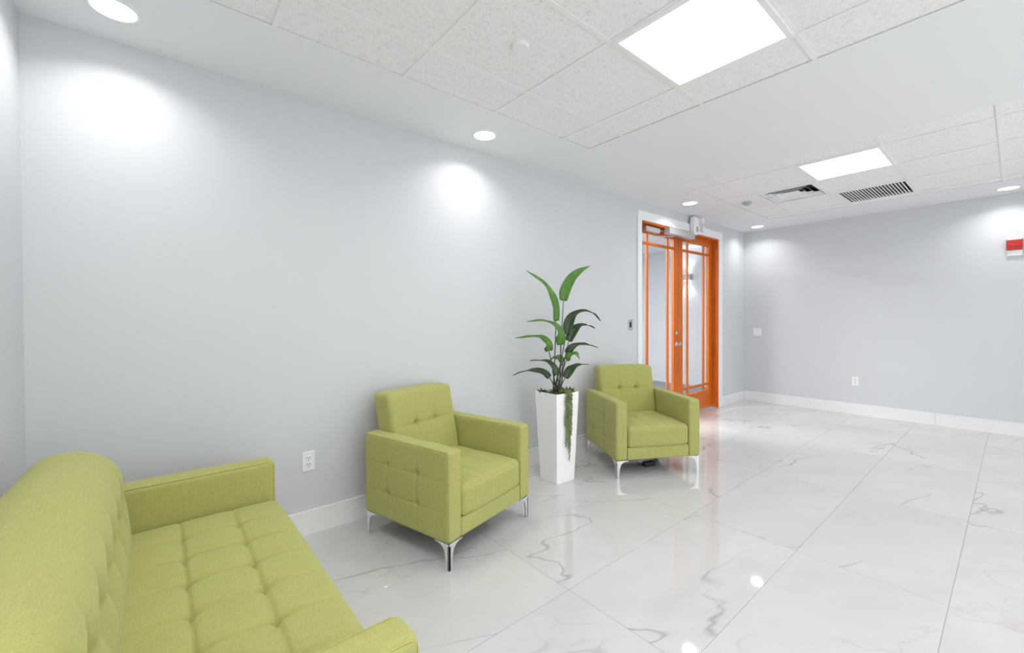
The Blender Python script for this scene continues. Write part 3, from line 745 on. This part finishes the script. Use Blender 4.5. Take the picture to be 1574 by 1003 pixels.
LEAVES = [
    ('f', 0.088, [(0.06, -0.021, 1.457), (0.068, -0.034, 1.542), (0.106, -0.072, 1.642), (0.155, -0.12, 1.7), (0.215, -0.177, 1.741)]),
    ('s', 0.075, [(-0.015, -0.01, 1.292), (-0.04, -0.028, 1.397), (-0.083, -0.031, 1.495), (-0.154, -0.011, 1.593), (-0.278, 0.054, 1.688)]),
    ('f', 0.090, [(-0.016, -0.061, 1.101), (-0.053, -0.083, 1.199), (-0.113, -0.084, 1.257), (-0.204, -0.061, 1.293), (-0.331, -0.006, 1.291)]),
    ('f', 0.085, [(-0.089, -0.001, 1.052), (-0.125, -0.016, 1.117), (-0.183, -0.013, 1.155), (-0.256, 0.002, 1.172), (-0.387, 0.067, 1.164)]),
    ('d', 0.085, [(0.094, -0.023, 1.178), (0.116, -0.026, 1.264), (0.158, -0.046, 1.339), (0.225, -0.086, 1.373), (0.301, -0.135, 1.351), (0.361, -0.169, 1.285)]),
    ('d', 0.080, [(0.144, 0.0, 1.121), (0.196, -0.011, 1.207), (0.256, -0.028, 1.251), (0.328, -0.056, 1.25), (0.397, -0.081, 1.224)]),
    ('d', 0.070, [(0.042, -0.071, 1.028), (0.057, -0.113, 1.071), (0.091, -0.171, 1.104), (0.123, -0.227, 1.1), (0.168, -0.294, 1.08)]),
    ('f', 0.055, [(0.012, -0.098, 0.981), (0.019, -0.134, 1.017), (0.033, -0.176, 1.035), (0.041, -0.213, 0.99)]),
    ('d', 0.075, [(-0.046, -0.049, 0.864), (-0.088, -0.043, 0.925), (-0.141, -0.028, 0.969), (-0.206, -0.003, 0.983), (-0.276, 0.026, 0.984)]),
    ('d', 0.060, [(-0.043, 0.039, 0.829), (-0.07, 0.079, 0.87), (-0.127, 0.143, 0.885), (-0.185, 0.207, 0.873), (-0.243, 0.272, 0.842)]),
    ('d', 0.075, [(0.077, -0.022, 0.821), (0.122, -0.03, 0.875), (0.172, -0.043, 0.91), (0.228, -0.061, 0.923), (0.3, -0.092, 0.92)]),
    ('f', 0.060, [(0.102, 0.022, 0.948), (0.097, 0.061, 0.978), (0.087, 0.105, 0.981), (0.076, 0.149, 0.957)]),
]
bop = thing('bird_of_paradise_plant', 'artificial bird of paradise plant with long arching leaves in the white planter', 'plant', (*PXY, PH - 0.022))
for i, (k, w, path) in enumerate(LEAVES):
    path = [Vector((a, b, c - (PH - 0.022))) for a, b, c in path]
    # the blade's upper side looks up and away from its own arch
    outw = Vector((path[-1].x - path[0].x, path[-1].y - path[0].y, 0)).normalized()
    up = Vector((0, 0, 1)) - outw * 0.55
    front = Vector((-0.62, -0.72, 0.30))
    facing, facing1 = {'f': (front, up + front * 0.6), 'd': (front, up), 's': (front + Vector((0.45, -0.1, 0)), front + Vector((0.35, 0.0, 0.3)))}[k]
    if i == 0: facing1 = front
    mb, rib, sp = blade(path, w, facing, facing1, 0.22, 0.0)
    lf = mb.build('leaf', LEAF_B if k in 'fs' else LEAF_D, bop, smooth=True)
    so = lf.modifiers.new('thickness', 'SOLIDIFY'); so.thickness = 0.0012; so.offset = 0
    MB().tube(rib, [0.0030 * (1 - 0.85 * j / (len(rib) - 1)) for j in range(len(rib))], 6).build('midrib', RIB, lf, smooth=True)
    a = i * 2.4; root = Vector((0.030 * math.cos(a), 0.030 * math.sin(a), -0.004)); b = path[0]; d0 = (path[1] - path[0]).normalized()
    mid = root.lerp(b, 0.55) + Vector((0, 0, 0.02)) - d0 * 0.02
    st = spline([root, mid, b + d0 * 0.006], 6)
    MB().tube(st, [0.0060 - 0.0028 * j / (len(st) - 1) for j in range(len(st))], 8).build('stem', STEM, bop, smooth=True)

def succulent(x, y, n, L, label, m_, tilt):
    t = thing('succulent_rosette', label, 'succulent', (PXY[0] + x, PXY[1] + y, PH - 0.022), random.random() * 3, 'small succulents around the plant foot')
    for k in range(n):
        a = k * 2.399; el = tilt * (1 - 0.6 * k / n) ; l = L * (0.75 + 0.25 * random.random())
        d = Vector((math.cos(a) * math.cos(1.45 - el), math.sin(a) * math.cos(1.45 - el), math.sin(1.45 - el)))
        s = d.cross(Vector((0, 0, 1))).normalized(); nn = s.cross(d)
        prof = [(0.0, 0.35), (0.3, 0.9), (0.55, 1.0), (0.8, 0.6), (1.0, 0.05)]; vs = []; fs = []
        for (f, w) in prof:
            c = d * l * f + Vector((0, 0, -0.1 * l * f * f)); ww = 0.18 * l * w
            vs += [c - s * ww, c + nn * ww * 0.5, c + s * ww, c - nn * ww * 0.35]
        for i in range(len(prof) - 1):
            for q in range(4): fs.append((i * 4 + q, i * 4 + (q + 1) % 4, i * 4 + 4 + (q + 1) % 4, i * 4 + 4 + q))
        fs += [(3, 2, 1, 0), tuple(len(vs) - 4 + q for q in range(4))]
        MB().add(vs, fs).build('leaf', m_, t)
succulent(-0.085, 0.075, 10, 0.075, 'dark green succulent at the left back edge of the planter', SUCC, 1.0)
succulent(-0.088, -0.02, 10, 0.060, 'dark green succulent at the left rim of the planter', SUCC, 1.1)
succulent(-0.080, -0.085, 11, 0.055, 'dark succulent at the front corner of the planter', SUCC, 1.15)
succulent(0.082, -0.06, 12, 0.085, 'spiky dark succulent at the right rim of the planter', SUCC, 1.0)
succulent(0.085, 0.05, 10, 0.070, 'dark succulent at the right back edge of the planter', SUCC, 1.0)
succulent(-0.01, -0.075, 12, 0.070, 'ochre yellow succulent at the foot of the stems', SUCC_Y, 0.9)
succulent(0.035, -0.088, 10, 0.055, 'small ochre succulent above the trailing strands', SUCC_Y, 1.0)

# trailing strings of beads over the front rim (the face towards -y)
tp_ = thing('trailing_bead_plant', 'trailing string of beads plant hanging down the planter front', 'trailing plant', (PXY[0], PXY[1], PH))
bead0 = [(0.0, 0.0, 0.55), (0.40, 0, 0.0), (0.0, 0.40, 0.0), (-0.40, 0, 0.0), (0, -0.40, 0.0), (0, 0, -0.55)]
beadf = [(0, 1, 2), (0, 2, 3), (0, 3, 4), (0, 4, 1), (5, 2, 1), (5, 3, 2), (5, 4, 3), (5, 1, 4)]
def face_y(z): return -(PBm + (PT - PBm) * (z / PH))
for k, (x, L) in enumerate([(-0.036, 0.27), (-0.027, 0.435), (-0.018, 0.40), (-0.008, 0.30), (0.002, 0.46), (0.012, 0.555), (0.021, 0.50), (0.030, 0.36)]):
    pts = [Vector((x * 0.6, -PT + 0.05, -0.02)), Vector((x * 0.8, -PT + 0.02, 0.016)), Vector((x, -PT - 0.010, 0.010))]
    z = -0.02
    while z > -L:
        pts.append(Vector((x + 0.003 * math.sin(z * 40 + k), face_y(PH + z) - 0.010 - 0.003 * (k % 3), z))); z -= 0.02
    m = MB(); m.tube(pts, 0.0010, 5)
    sp = spline(pts, 3)
    for q, c in enumerate(sp):
        for rep in range(1 + q % 2):
            a = random.random() * 6.28; s = 0.0095 + 0.004 * random.random()
            o = Vector((math.cos(a) * 0.007, -abs(math.sin(a)) * 0.006, random.uniform(-0.003, 0.003)))
            m.add([c + o + Vector(b) * s for b in bead0], beadf)
    m.build('strand', PEARL, tp_)
